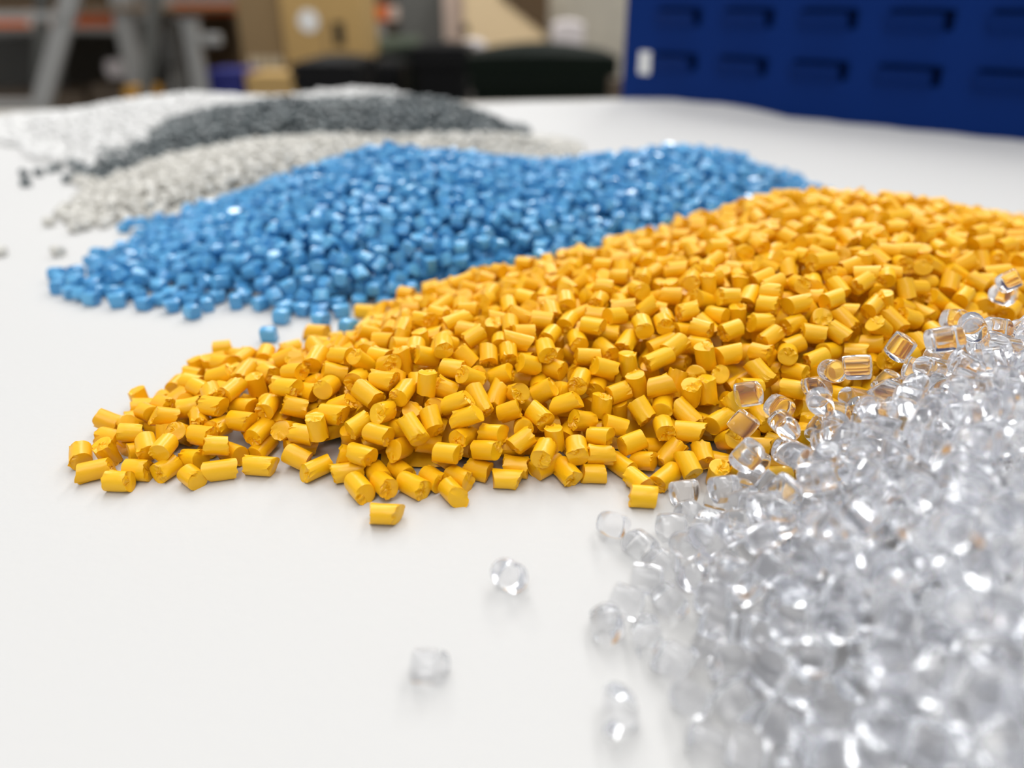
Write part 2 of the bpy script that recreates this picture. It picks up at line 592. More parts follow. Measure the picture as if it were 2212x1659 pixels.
ORIENT = (0, 1, 0)
for px, z in ((284, 3.7), (366, 4.5)):
    p = rl(px, 100, z)
    box('upright', (p.x - 0.045, p.y - 0.035, 0), (p.x + 0.045, p.y + 0.035, 2.6), M['galv'], rack, 0.004)
    box('foot_plate', (p.x - 0.07, p.y - 0.06, 0), (p.x + 0.07, p.y + 0.06, 0.012), M['galv'], rack)
pa, pb = rl(284, 100, 3.7), rl(366, 100, 4.5)
for z0, z1 in ((0.15, 0.75), (0.75, 0.98), (0.98, 1.5), (1.5, 2.1)):
    bm = bmesh.new()
    A, B = (pa, pb) if z0 in (0.15, 0.75, 1.5) else (pb, pa)
    if z0 == 0.75:
        A, B = pa, pb
    bm_bar(bm, (A.x, A.y, z0), (B.x, B.y, z1), 0.04, 0.03)
    done(bm, 'brace', M['galv'], rack)
for (p0, y0_, z0), (p1, y1_, z1), hgt in (((-260, 44, 3.55), (284, 28, 3.7), 0.06), ((366, 20, 4.45), (520, 17, 4.6), 0.06)):
    a, b = rl(p0, y0_, z0), rl(p1, y1_, z1)
    b.z = a.z
    bm = bmesh.new()
    bm_bar(bm, a, b, hgt, 0.045, side=(0, 1, 0))
    done(bm, 'beam', M['orange'], rack)
a, b = rl(-260, 40, 3.55), rl(520, 20, 4.6)
box('shelf_board', (a.x, a.y + 0.05, a.z + 0.03), (b.x, b.y + 0.7, a.z + 0.05), M['wood'], rack)
a = rl(88, 38, 3.55)
tag(box('beam_label', (a.x - 0.055, a.y - 0.02, a.z - 0.035), (a.x + 0.055, a.y + 0.012, a.z + 0.03), M['pink'], rack), 'pale label on the orange beam')

# bright post beside the shaded carton side
a = at_depth(407, 30, 3050) * MM
post = empty('rack_post', (a[0], a[1], FLOOR_Z))
tag(post, 'pale grey steel post standing just left of the blue tub', 'post')
box('shaft', (-0.03, -0.025, 0), (0.03, 0.025, 0.99), M['alu'], post, 0.006)
box('cap', (-0.036, -0.03, 0.99), (0.036, 0.03, 1.0), M['alu'], post)
box('bracket', (0.03, -0.02, 0.90), (0.115, 0.02, 0.945), M['alu'], post, 0.008)

# stepladder in front of the rack
a, b = at_depth(152, 0, 2550) * MM, at_depth(88, 232, 2700) * MM
lad = empty('stepladder', (a[0], a[1], FLOOR_Z))
tag(lad, 'grey aluminium stepladder in front of the orange beam', 'ladder')


def ll(p):
    return Vector((p[0] - a[0], p[1] - a[1], p[2] - FLOOR_Z))


topf, botf = ll(a), ll(b)
dirf = (topf - botf)
low = botf + dirf * ((0.0 - botf.z) / dirf.z)
high = botf + dirf * ((1.75 - botf.z) / dirf.z)
c = at_depth(182, 40, 2900) * MM
d = at_depth(208, 190, 3000) * MM
t2, b2 = ll(c), ll(d)
dir2 = (t2 - b2)
low2 = b2 + dir2 * ((0.0 - b2.z) / dir2.z)
high2 = Vector((high.x + 0.06, high.y + 0.12, 1.75))
for off in (Vector((0, 0, 0)), Vector((-0.42, 0.03, 0))):
    bm = bmesh.new()
    bm_bar(bm, low + off, high + off, 0.055, 0.03)
    done(bm, 'front_rail', M['alu'], lad)
for off in (Vector((0, 0, 0)), Vector((-0.42, 0.03, 0))):
    bm = bmesh.new()
    bm_bar(bm, low2 + off, high2 + off, 0.04, 0.025)
    done(bm, 'rear_rail', M['grey_panel'], lad)
for k in range(6):
    s = (k + 0.6) / 6.2
    p = low + (high - low) * s
    box('tread', (p.x - 0.42, p.y - 0.03, p.z - 0.012), (p.x, p.y + 0.06, p.z + 0.012), M['alu'], lad)
box('top_cap', (high.x - 0.46, high.y - 0.04, 1.75), (high.x + 0.08, high.y + 0.16, 1.79), M['alu'], lad, 0.006)

# goods stored in and around the rack
def goods(name, label, px0, px1, ptop, depth, dm, material, cat, bulge=0.0, bottom=0.0, strap=None):
    a, b = at_depth(px0, ptop, depth * 1000) * MM, at_depth(px1, ptop, depth * 1000) * MM
    w = b[0] - a[0]
    hgt = a[2] - FLOOR_Z - bottom
    t = empty(name, ((a[0] + b[0]) / 2, a[1] + dm / 2, FLOOR_Z + bottom))
    tag(t, label, cat)
    bm = bmesh.new()
    n = 6
    g = bmesh.ops.create_cube(bm, size=1.0)
    bmesh.ops.subdivide_edges(bm, edges=list(bm.edges), cuts=n, use_grid_fill=True)
    for v in bm.verts:
        x, y, z = v.co
        k = 1 + bulge * (1 - (2 * z) ** 2) + random.uniform(-0.4, 0.4) * bulge
        v.co = Vector((x * w * k, y * dm * k, (z + 0.5) * hgt * (1 if z < 0.49 else 1 - bulge * (x * x + y * y))))
    done(bm, 'body', material, t, smooth=True)
    if strap:
        for s in (-0.25, 0.25):
            box('strap', (s * w - 0.01, -dm / 2 * (1 + bulge) - 0.006, 0), (s * w + 0.01, -dm / 2, hgt * 0.98), M[strap], t)
    return t


def pallet(label, px, depth, w, dm):
    p = floor_pos(px, 200, depth)[0]
    t = empty('pallet', (p.x, p.y, FLOOR_Z))
    tag(t, label, 'pallet')
    for x in (-1, 0, 1):
        box('bearer', (x * (w / 2 - 0.05) - 0.05, -dm / 2, 0), (x * (w / 2 - 0.05) + 0.05, dm / 2, 0.1), M['wood'], t)
    for k in range(6):
        y = -dm / 2 + (k + 0.5) * dm / 6
        box('deck_board', (-w / 2, y - 0.045, 0.1), (w / 2, y + 0.045, 0.12), M['wood'], t)
    return t


goods('wrapped_load', 'dark film-wrapped load under the orange beam', -180, 118, 78, 4.3, 0.7, M['wrap_dark'], 'load', 0.02)
goods('wrapped_load', 'dark wrapped load between ladder and rack upright', 200, 250, 74, 5.2, 0.6, M['wrap_dark'], 'load', 0.02)
goods('brown_sack', 'low brown sack at the foot of the ladder', -60, 178, 196, 3.9, 0.35, M['wrap_brown'], 'sack', 0.04)
goods('brown_sack', 'brown sack lying right of the ladder by the upright', 190, 275, 178, 3.9, 0.3, M['wrap_brown'], 'sack', 0.05)
goods('white_sack', 'small pinkish white sack on the brown sack', 226, 268, 128, 3.88, 0.12, M['bag'], 'sack', 0.08,
      bottom=(at_depth(240, 170, 3880) * MM)[2] - FLOOR_Z)
goods('amber_tub', 'amber yellow plastic tub at the foot of the rack upright', 264, 316, 188, 3.45, 0.16, M['yellow_tub'], 'tub', 0.01)
goods('grey_load', 'dark grey load inside the rack between its uprights', 290, 350, 40, 5.4, 0.5, M['grey_panel'], 'load', 0.02)
goods('brown_carton', 'brown carton stored behind the rack post', 380, 500, 30, 5.2, 0.4, M['card_dark'], 'box', 0.0)
goods('shelf_carton', 'dark brown goods on the shelf above the orange beam', -200, 130, -60, 3.75, 0.4, M['wrap_brown'], 'load', 0.02,
      bottom=(rl(-260, 40, 3.55).z + 0.052))
goods('shelf_carton', 'dark goods on the shelf between ladder and upright', 198, 232, -60, 4.1, 0.3, M['wrap_dark'], 'load', 0.02,
      bottom=(rl(-260, 40, 3.55).z + 0.052))

# behind the bins
t = empty('orange_barrier', tuple(floor_pos(820, 30, 4.85)[0]))
tag(t, 'orange painted barrier rail behind the green bin', 'barrier')
a = at_depth(782, 28, 4850) * MM
z = a[2] - FLOOR_Z
box('rail', (-0.11, -0.03, z - 0.045), (0.06, 0.03, z + 0.04), M['orange'], t, 0.01)
box('rail_label', (0.06, -0.034, z - 0.045), (0.12, 0.03, z + 0.04), M['pink'], t, 0.01)
box('stand', (-0.03, -0.02, 0.0), (0.03, 0.02, z - 0.045), M['steel'], t)
box('foot', (-0.08, -0.12, 0.0), (0.08, 0.12, 0.015), M['steel'], t)
goods('sage_crate', 'sage green crate behind the green bin', 815, 905, 80, 4.42, 0.12, M['sage'], 'crate', 0.0)
goods('brown_carton', 'dark brown carton behind the orange barrier', 770, 842, -60, 5.1, 0.4, M['wrap_brown'], 'box', 0.0)
goods('grey_cabinet', 'flat grey cabinet between the orange barrier and pale box', 855, 955, -60, 4.9, 0.4, M['grey_panel'], 'cabinet', 0.0)
goods('paper_bale', 'pinkish bale beside the open pale cardboard box', 955, 1000, -60, 4.7, 0.35, M['pink'], 'bale', 0.02)

t, w, hh, dd = carton('open pale cardboard box lit brightly above the green bin', 1000, 1178, -60, 4.6, 0.5, M['card_pale'], name='open_box')
# dark slab on the front, the shade across the open box put into its colour
bm = bmesh.new()
def fx(px):
    return (px - 1089) * 4.6 / FPX
def fz(py):
    return (at_depth(1089, py, 4600) * MM)[2] - FLOOR_Z
v = [(fx(1078), fz(-8)), (fx(1178), fz(72)), (fx(1186), fz(72)), (fx(1186), fz(-60)), (fx(1078), fz(-60))]
fr = [bm.verts.new((x, -dd / 2 - 0.012, z)) for x, z in v]
bk = [bm.verts.new((x, -dd / 2 + 0.002, z)) for x, z in v]
bm.faces.new(fr)
bm.faces.new(list(reversed(bk)))
for i in range(5):
    bm.faces.new((fr[i], bk[i], bk[(i + 1) % 5], fr[(i + 1) % 5]))
tag(done(bm, 'flap_shade', M['card_dark'], t), 'dark brown slab for the shade across the open box')
bm = bmesh.new()
bm_cyl(bm, (fx(1000), -dd / 2 - 0.006, fz(64)), (fx(1000), -dd / 2 + 0.004, fz(64)), 0.028, seg=20)
done(bm, 'hand_hole', M['hole'], t)
goods('wrapped_load', 'pale grey film-wrapped load beside the blue panel', 1182, 1420, -60, 4.9, 0.7, M['wrap_grey'], 'load', 0.015)
goods('white_sack', 'whitish sack above the green bin lid', 1195, 1262, 42, 4.35, 0.16, M['bag'], 'sack', 0.08)
goods('white_sack', 'small whitish sack between two bins', 996, 1046, 84, 3.95, 0.16, M['bag'], 'sack', 0.08)
goods('brown_carton', 'small brown carton at the corner of the blue panel', 1322, 1348, 172, 2.2, 0.08, M['wrap_brown'], 'box', 0.0)

# ================================================================== pellets
# Heaps are poured pellet by pellet onto a height map, so that pellets rest on each other without passing through.
GR = 0.25
GX0, GX1, GY0, GY1 = -275.0, 285.0, 22.0, 500.0
NXG, NYG = int((GX1 - GX0) / GR), int((GY1 - GY0) / GR)
hm = np.zeros((NYG, NXG), np.float32)

KIND = {   # half-widths a, b of the section, superellipse power, length range, slant of the cuts
    'yellow': dict(a=(1.22, 1.42), b=(1.18, 1.38), n=(2.0, 2.2), L=(2.9, 3.9), t=0.15, nv=12, name='yellow_pellet', cat='pellet'),
    'blue':   dict(a=(1.25, 1.50), b=(1.15, 1.35), n=(3.0, 4.5), L=(2.5, 3.1), t=0.12, nv=8, name='blue_pellet', cat='pellet'),
    'pale':   dict(a=(1.35, 1.60), b=(1.10, 1.30), n=(2.0, 2.6), L=(2.3, 2.9), t=0.12, nv=5, name='pale_grey_pellet', cat='pellet'),
    'dark':   dict(a=(1.25, 1.45), b=(1.20, 1.40), n=(2.2, 3.2), L=(2.4, 3.0), t=0.12, nv=5, name='dark_grey_pellet', cat='pellet'),
    'white':  dict(a=(1.45, 1.70), b=(1.35, 1.55), n=(2.0, 2.2), L=(2.4, 2.9), t=0.05, nv=4, name='white_pellet', cat='pellet'),
    'clear':  dict(a=(1.45, 1.72), b=(1.20, 1.50), n=(2.0, 2.8), L=(2.8, 3.5), t=0.14, nv=8, name='clear_pellet', cat='pellet'),
}
VAR = {}
for kd, s in KIND.items():
    vs = []
    for i in range(s['nv']):
        u = lambda k: float(rng.uniform(*s[k]))
        vs.append(dict(a=u('a'), b=u('b'), n=u('n'), L=u('L'), t1=rng.normal(0, s['t'], 2), t2=rng.normal(0, s['t'], 2), seed=int(rng.integers(1 << 30))))
    VAR[kd] = vs


def section(v, th):
    c, s = np.cos(th), np.sin(th)
    r = (np.abs(c / v['a']) ** v['n'] + np.abs(s / v['b']) ** v['n']) ** (-1.0 / v['n'])
    return r * c, r * s


def pellet_arrays(kind, v, fine):
    """vertices (mm) and triangles of one pellet, its axis along z"""
    r = np.random.default_rng(v['seed'])
    torn = kind == 'yellow'
    if kind == 'yellow':
        seg = 26 if fine else 14
        cap = [(1, 0), (0.975, 0.02), (0.82, 0.02), (0.60, 0.01), (0.36, 0), (0.14, 0)] if fine else [(1, 0), (0.80, 0.02), (0.42, 0.0)]
        side = [0.30, 0.68] if fine else []
    elif kind == 'blue':
        seg = 20 if fine else 12
        cap = [(1, -0.17), (0.97, -0.05), (0.90, 0), (0.45, -0.02)] if fine else [(1, -0.14), (0.92, 0)]
        side = [0.5] if fine else []
    elif kind == 'clear':
        seg = 20
        cap = [(1, -0.30), (0.98, -0.16), (0.93, -0.06), (0.84, -0.01), (0.5, 0.0), (0.2, -0.02)]
        side = [0.5]
    else:
        seg = 14 if fine else 10
        cap = [(1, -0.24), (0.93, -0.06), (0.80, 0)] if fine else [(1, -0.22), (0.85, 0)]
        side = []
    th = np.arange(seg) * 2 * math.pi / seg
    sx, sy = section(v, th)
    bulge = 0.035 if kind == 'clear' else 0.012
    V, F = [], []

    def end(sign, tilt):
        ph = r.uniform(0, 2 * math.pi)
        off = r.uniform(-0.1, 0.9)
        dep = r.uniform(0.05, 0.30) * (r.random() < 0.75)
        k1, k2, k3 = r.uniform(2, 5, 3)
        p1, p2, p3 = r.uniform(0, 6.28, 3)
        out = []
        for f_, dz in cap + [(0.0, cap[-1][1])]:
            x, y = (sx * f_, sy * f_) if f_ > 0 else (np.zeros(1), np.zeros(1))
            z = v['L'] / 2 + sign * (tilt[0] * x + tilt[1] * y) + dz
            if torn:
                d = (x * math.cos(ph) + y * math.sin(ph)) / v['a']
                t = np.clip((d + 0.35 - off) / 0.25, 0, 1)
                rid = np.sin(k1 * (x * math.sin(ph) - y * math.cos(ph)) * 1.6 + p1) * np.cos(k2 * d + p2)
                z = z - t * dep + t * (0.13 * rid + r.normal(0, 0.085 if fine else 0.05, len(x)))
                z = z + 0.03 * np.sin(k3 * x + p3)
                if f_ == 1:
                    lip = np.clip(np.sin(th * 1.0 - ph - 2.6) - 0.75, 0, 1) * r.uniform(0, 1.1)
                    z = z + lip
                    rag = t * r.normal(0, 0.07, len(x))
                    x, y = x * (1 + rag), y * (1 + rag)
            out.append(np.stack([x, y, sign * z], 1))
        return out

    top, bot = end(1, v['t1']), end(-1, v['t2'])
    rings = list(reversed(top[:-1]))                 # inner to outer, then down the side, then inwards again
    for s_ in side:
        k = 1 + bulge
        z = top[0][:, 2] * (1 - s_) + bot[0][:, 2] * s_
        rings.append(np.stack([sx * k, sy * k, z], 1))
    rings += bot[:-1]
    V = np.concatenate([top[-1]] + rings + [bot[-1]])
    n = len(V)
    i = np.arange(seg)
    j = (i + 1) % seg
    F.append(np.stack([np.zeros(seg, int), 1 + i, 1 + j], 1))
    for k in range(len(rings) - 1):
        a0, b0 = 1 + k * seg, 1 + (k + 1) * seg
        F.append(np.stack([a0 + i, b0 + i, b0 + j], 1))
        F.append(np.stack([a0 + i, b0 + j, a0 + j], 1))
    l0 = 1 + (len(rings) - 1) * seg
    F.append(np.stack([l0 + i, np.full(seg, n - 1), l0 + j], 1))
    return V, np.concatenate(F)


def tri_mesh(name, V, F, material, angle):
    me = bpy.data.meshes.new(name)
    me.vertices.add(len(V))
    me.vertices.foreach_set('co', np.ascontiguousarray(V, np.float32).ravel())
    me.loops.add(3 * len(F))
    me.loops.foreach_set('vertex_index', np.ascontiguousarray(F, np.int32).ravel())
    me.polygons.add(len(F))
    me.polygons.foreach_set('loop_start', np.arange(len(F), dtype=np.int32) * 3)
    me.polygons.foreach_set('use_smooth', np.ones(len(F), bool))
    me.update(calc_edges=True)
    me.set_sharp_from_angle(angle=math.radians(angle))
    me.materials.append(material)
    return me


SHARP = {'yellow': 38, 'blue': 30, 'pale': 50, 'dark': 40, 'white': 60, 'clear': 80}
HW = 11                                              # half size of a pose template in cells
gx = (np.arange(2 * HW + 1) - HW) * GR
ZS = np.arange(-2.7, 2.71, 0.15)
PX, PY, PZ = np.meshgrid(gx, gx, ZS, indexing='xy')  # [y, x, z]
PTS = np.stack([PX, PY, PZ], -1)


def axis_rot(az, el, spin):
    """pellet axis (z) pointing to azimuth az and elevation el, spun about itself"""
    return np.array((Matrix.Rotation(az, 3, 'Z') @ Matrix.Rotation(math.pi / 2 - el, 3, 'Y') @ Matrix.Rotation(spin, 3, 'Z')))


def template(v, R):
    q = PTS @ R                                      # world offsets to pellet coordinates
    x, y, z = q[..., 0], q[..., 1], q[..., 2]
    ins = (np.abs(x / v['a']) ** v['n'] + np.abs(y / v['b']) ** v['n'] <= 0.93) & (z <= v['L'] / 2 + v['t1'][0] * x + v['t1'][1] * y) & (z >= -v['L'] / 2 + v['t2'][0] * x + v['t2'][1] * y)
    bot = np.where(ins, PZ, 1e3).min(-1).astype(np.float32)
    top = np.where(ins, PZ, -1e3).max(-1).astype(np.float32)
    return bot, top


pel = []                                             # dicts: kind, vi, R, p(mm), label
POSES = {}
for kd in KIND:
    lib = []
    for i in range(150 if kd in ('yellow', 'clear', 'blue') else 70):
        vi = int(rng.integers(len(VAR[kd])))
        el = float(np.clip(rng.normal(0, 0.42), -1.3, 1.3)) if rng.random() < 0.8 else float(rng.uniform(0.7, 1.5))
        R = axis_rot(float(rng.uniform(0, 2 * math.pi)), el, float(rng.uniform(0, 2 * math.pi)))
        b_, t_ = template(VAR[kd][vi], R)
        lib.append((vi, R, b_, t_, float(t_.max())))
    POSES[kd] = lib


def rest(ix, iy, bot):
    return float((hm[iy - HW:iy + HW + 1, ix - HW:ix + HW + 1] - bot).max())


def put(kind, vi, R, ix, iy, zc, top, label=None):
    s = hm[iy - HW:iy + HW + 1, ix - HW:ix + HW + 1]
    np.maximum(s, zc + top, out=s)
    pel.append(dict(kind=kind, vi=vi, R=R, p=np.array([GX0 + ix * GR, GY0 + iy * GR, zc]), label=label))


def place(kind, px, py, ang=0.0, el=0.0, label=None, vi=None, loose=True, zmin=0.0):
    """one pellet by eye: where it lies, which way its axis runs (degrees clockwise as seen), how steeply it stands"""
    vi = int(rng.integers(len(VAR[kind]))) if vi is None else vi
    zs = [1.3] if loose else list(np.arange(30.0, 1.0, -0.2))
    for z in zs:                                     # on a slope: walk down the line of sight until the pellet touches something
        p = at_height(px, py, z)
        q = at_height(px + 4 * math.cos(math.radians(ang)), py + 4 * math.sin(math.radians(ang)), z) - p
        if z == zs[0]:
            R = axis_rot(math.atan2(q[1], q[0]), math.radians(el), 0.0 if kind == 'blue' else 1.0 + 0.37 * len(pel))
            bot, top = template(VAR[kind][vi], R)
        ix, iy = int(round((p[0] - GX0) / GR)), int(round((p[1] - GY0) / GR))
        if not (HW < ix < NXG - HW - 1 and HW < iy < NYG - HW - 1):
            if loose:
                return
            continue
        zr = rest(ix, iy, bot)
        if loose or zr >= z:
            if not loose and (zr > z + 0.8 or p[1] * CP + (CAMH - z) * SP < zmin):
                return
            z = zr
            break
    if loose:                                        # slide it off whatever it would otherwise climb on
        best = (z, 0, 0)
        for dx in range(-7, 8):
            for dy in range(-7, 8):
                zz = rest(ix + dx, iy + dy, bot) + 0.10 * math.hypot(dx, dy)
                if zz < best[0]:
                    best = (zz, dx, dy)
        ix, iy = ix + best[1], iy + best[2]
        z = rest(ix, iy, bot)
    put(kind, vi, R, ix, iy, z, top, label)
    pel[-1]['hand'] = True
    pel[-1]['on_paper'] = z < 1.9


def rbf(ctrl):
    P = np.array([c[:2] for c in ctrl], float)
    h = np.array([c[2] for c in ctrl], float)
    n = len(P)
    D = np.linalg.norm(P[:, None] - P[None], axis=-1)
    A = np.zeros((n + 1, n + 1))
    A[:n, :n] = D - 1e-6 * np.eye(n)
    A[:n, n] = A[n, :n] = 1
    w = np.linalg.solve(A, np.append(h, 0))
    cx, cy = np.arange(GX0, GX1 + 1, 2.0), np.arange(GY0, GY1 + 1, 2.0)
    X, Y = np.meshgrid(cx, cy)
    Z = np.full(X.shape, w[n])
    for k in range(n):
        Z += w[k] * np.hypot(X - P[k, 0], Y - P[k, 1])
    def lin(c, g):
        i0 = np.clip(np.searchsorted(c, g, 'right') - 1, 0, len(c) - 2)
        return i0, ((g - c[i0]) / (c[i0 + 1] - c[i0])).astype(np.float32)
    xi, xf = lin(cx, GX0 + np.arange(NXG) * GR)
    yi, yf = lin(cy, GY0 + np.arange(NYG) * GR)
    Zr = (Z[yi] * (1 - yf[:, None]) + Z[yi + 1] * yf[:, None]).astype(np.float32)
    return Zr[:, xi] * (1 - xf) + Zr[:, xi + 1] * xf


def hmap(pts, back):
    """control points: (px, py, height) seen from the camera, and (px, depth) behind the crest where the heap has run out"""
    c = []
    for px, py, h in pts:
        p = at_height(px, py, h)
        c.append((p[0], p[1], h))
    for px, z in back:
        # ground point of that column at camera depth z
        b = ((z - 0) - CAMH * SP) / CP
        c.append(((px - 1106) / FPX * z, b, 0.0))
    return c


CORES = {}
GXX = GX0 + np.arange(NXG, dtype=np.float32) * GR


def pour(kind, ctrl, margin, core=5.0, cap=4000, thr=1.2, tol=1.7, lift=0.6, tries=22):
    target = rbf(ctrl) + lift
    xs = [c[0] for c in ctrl]
    ys = [c[1] for c in ctrl]
    X = GXX[None, :]
    Y = (GY0 + np.arange(NYG, dtype=np.float32) * GR)[:, None]
    zc = Y * CP + (CAMH - target) * SP
    u = 1106 + FPX * X / zc
    vv = 829.5 - FPX * (Y * SP + (target - CAMH) * CP) / zc
    ok = (u > -margin) & (u < 2212 + margin) & (vv < 1659 + margin) & (X > min(xs)) & (X < max(xs)) & (Y > min(ys)) & (Y < max(ys)) & (target > thr) & (zc > 20)
    ok[:HW + 1] = ok[-HW - 2:] = False
    ok[:, :HW + 1] = ok[:, -HW - 2:] = False
    if core is not None:
        cm = np.where(ok, target - core, 0)
        CORES[kind] = cm
        np.maximum(hm, cm, out=hm)
    lib = POSES[kind]
    nl = len(lib)
    n0 = len(pel)
    cells = np.flatnonzero(ok)
    tflat, okf = target.ravel(), ok.ravel()
    hflat = hm.ravel()
    for sweep in range(60):
        cells = cells[okf[cells]]
        cells = cells[tflat[cells] - hflat[cells] > thr]
        if len(cells) < 12 or len(pel) - n0 > cap:
            break
        pick = rng.choice(cells, min(max(30, len(cells) // 70), len(cells)), replace=False)
        miss = tried = 0
        rk = rng.integers(0, nl, (len(pick), tries))
        ro_ = rng.integers(-4, 5, (len(pick), tries, 2))
        for m_, cidx in enumerate(pick):
            iy, ix = divmod(int(cidx), NXG)
            tg = tflat[cidx]
            if tg - hflat[cidx] < thr:
                continue
            best = None
            tried += 1
            for k in range(tries):
                pose = lib[rk[m_, k]]
                jx, jy = ix + int(ro_[m_, k, 0]), iy + int(ro_[m_, k, 1])
                if not (HW < jx < NXG - HW - 1 and HW < jy < NYG - HW - 1):
                    continue
                z = rest(jx, jy, pose[2])
                sc = z + pose[4] * 0.5
                if z + pose[4] <= tg + tol and (best is None or sc < best[0]):
                    best = (sc, pose, jx, jy, z)
            if best is None:
                ok[iy - 2:iy + 3, ix - 2:ix + 3] = False
                miss += 1
                continue
            _, pose, jx, jy, z = best
            put(kind, pose[0], pose[1], jx, jy, z, pose[3])
        if tried and miss > 0.94 * tried:
            break
    print('POUR', kind, len(pel) - n0, 'sweeps', sweep, 'left', len(cells), round(time.time() - T0, 1))


# ------------------------------------------------------------------ pellets placed one by one: the loose ones and the front row
for row in [
    (829, 1109, 2, 'yellow pellet lying alone on the paper in front of the yellow heap'),
    (203, 1014, -12, 'yellow pellet at the outermost left tip of the yellow heap'),
    (259, 1037, 2, 'small yellow pellet nearest the viewer at the left tip of the yellow heap'),
    (296, 1016, 3, None), (362, 1010, -32, None), (413, 1027, 38, None), (472, 1014, -8, None),
    (558, 1006, 4, 'last yellow pellet before the gap in the front row of the yellow heap'),
    (684, 1010, -24, 'yellow pellet set apart right of the gap in the front row'),
    (750, 1018, -6, None), (779, 1052, 50, 'yellow pellet pointing at the single loose yellow pellet'),
    (809, 1025, 58, None), (845, 1022, 38, None), (892, 1047, 28, None), (931, 1035, 36, None),
    (978, 1060, 46, 'thick yellow pellet reaching furthest out of the front row'),
    (990, 1033, 28, None), (1026, 1022, 14, None), (1091, 1030, 3, None), (1112, 1012, 6, None),
    (1150, 1003, -28, None), (1219, 1016, 48, None), (1282, 1019, 2, 'yellow pellet lying level in the front row below the heap centre'),
    (1344, 1004, 34, None), (1376, 1038, 38, None),
    (1389, 1070, 4, 'yellow pellet lying level on paper touching the clear pellets'), (1431, 1034, -40, None),
    (683, 716, 3, 'yellow pellet lying among loose blue pellets between the two heaps'),
    (770, 729, -8, None), (629, 752, -14, None), (480, 750, -6, 'yellow pellet at the back left edge of the yellow heap'),
    (520, 768, 5, None), (790, 672, 4, 'yellow pellet touching the foot of the blue heap'),
]:
    place('yellow', row[0], row[1], row[2], 0, row[3])
for row in [
    (582, 721, 0, 'blue pellet lying furthest from the blue heap on the paper'),
    (610, 684, 5, 'blue pellet just behind the furthest loose blue pellet'),
    (753, 706, 12, 'blue pellet lying beside the yellow heap edge'),
    (692, 688, 10, 'blue pellet directly behind the stray yellow pellet'),
    (738, 671, -10, None), (655, 668, 4, None), (414, 674, 20, 'blue pellet jutting out of the front edge of the blue heap'),
    (445, 657, 60, None), (370, 660, -12, None), (310, 655, 8, None), (255, 650, -6, None), (198, 645, 6, None),
    (150, 632, 25, None), (124, 620, -50, 'blue pellet at the outermost left tip of the blue heap'), (510, 652, 80, None), (560, 655, -20, None),
    (121, 592, 0, 'blue pellet at the back of the left tip of the blue heap'),
    (213, 548, 3, 'blue pellet standing out alone behind the left tip of the blue heap'),
]:
    place('blue', row[0], row[1], row[2], 0, row[3])
for px, py, ang, lb in [(125, 541, 10, 'pale grey pellet lying alone left of the blue heap'), (300, 498, 0, 'pale grey pellet alone in front of the pale grey heap'),
                        (2, 541, 0, 'pale grey pellet cut off by the left picture edge'), (105, 478, 0, None), (160, 492, 5, None), (180, 488, -4, None), (225, 482, 0, None)]:
    place('pale', px, py, ang, 0, lb)
for px, py, ang, lb in [(56, 394, 0, 'dark grey pellet lying nearer of the two at far left'), (50, 374, 30, 'dark grey pellet lying further of the two at far left'),
                        (85, 372, 0, 'dark grey pellet alone between the far left pair and the dark heap'), (112, 364, -15, None), (122, 362, 20, None), (145, 387, 0, None), (160, 380, 0, None)]:
    place('dark', px, py, ang, 0, lb)

# ------------------------------------------------------------------ the heaps, far to near
pour('white', hmap([(0, 330, 0), (60, 360, 0), (140, 372, 0), (230, 345, 2.5), (330, 300, 6), (150, 310, 3.5), (60, 300, 2), (0, 285, 1.5), (120, 252, 4.5), (230, 226, 8.5),
                    (300, 214, 11), (420, 203, 13), (530, 212, 12), (640, 218, 10), (770, 192, 14.5), (690, 199, 12.5), (850, 199, 12.5), (890, 212, 8), (600, 240, 9), (800, 225, 9)],
                   [(-60, 415), (120, 425), (300, 432), (450, 438), (600, 436), (780, 440), (900, 430), (960, 400), (-160, 330), (-100, 300)]), 60, core=4.0, cap=4000, lift=0.0)
pour('dark', hmap([(138, 392, 0), (215, 402, 0), (140, 378, 0), (200, 362, 2.0), (300, 345, 5.5), (290, 306, 5), (400, 250, 9), (420, 305, 9), (470, 230, 13), (560, 275, 13), (560, 232, 17),
                   (600, 213, 18.5), (700, 215, 18.5), (800, 262, 15), (800, 232, 18), (860, 207, 19.3), (960, 216, 17.5), (1000, 262, 13), (1040, 242, 12), (1090, 268, 6), (1150, 296, 0), (340, 372, 1), (600, 330, 4), (900, 330, 5), (1100, 310, 1)],
                  [(200, 330), (300, 375), (420, 395), (600, 372), (860, 376), (960, 380), (1060, 385), (1180, 360)]), 60, core=4.0, cap=4000, lift=0.0)
pour('pale', hmap([(95, 478, 0), (170, 497, 0), (300, 492, 0), (450, 474, 0), (600, 445, 0), (900, 405, 0), (1200, 375, 0), (92, 462, 0), (150, 435, 0), (205, 402, 1.0), (180, 462, 1.5), (300, 445, 3),
                   (340, 372, 4.5), (450, 400, 6), (450, 350, 8), (420, 334, 7.5), (560, 362, 9), (560, 308, 10), (800, 300, 11), (1000, 300, 10.2), (1130, 300, 8), (1200, 318, 4), (1270, 338, 0), (700, 340, 9.5)],
                  [(220, 290), (420, 330), (600, 330), (800, 330), (1000, 330), (1150, 345), (1260, 340)]), 60, core=4.0, cap=4000, lift=0.5)
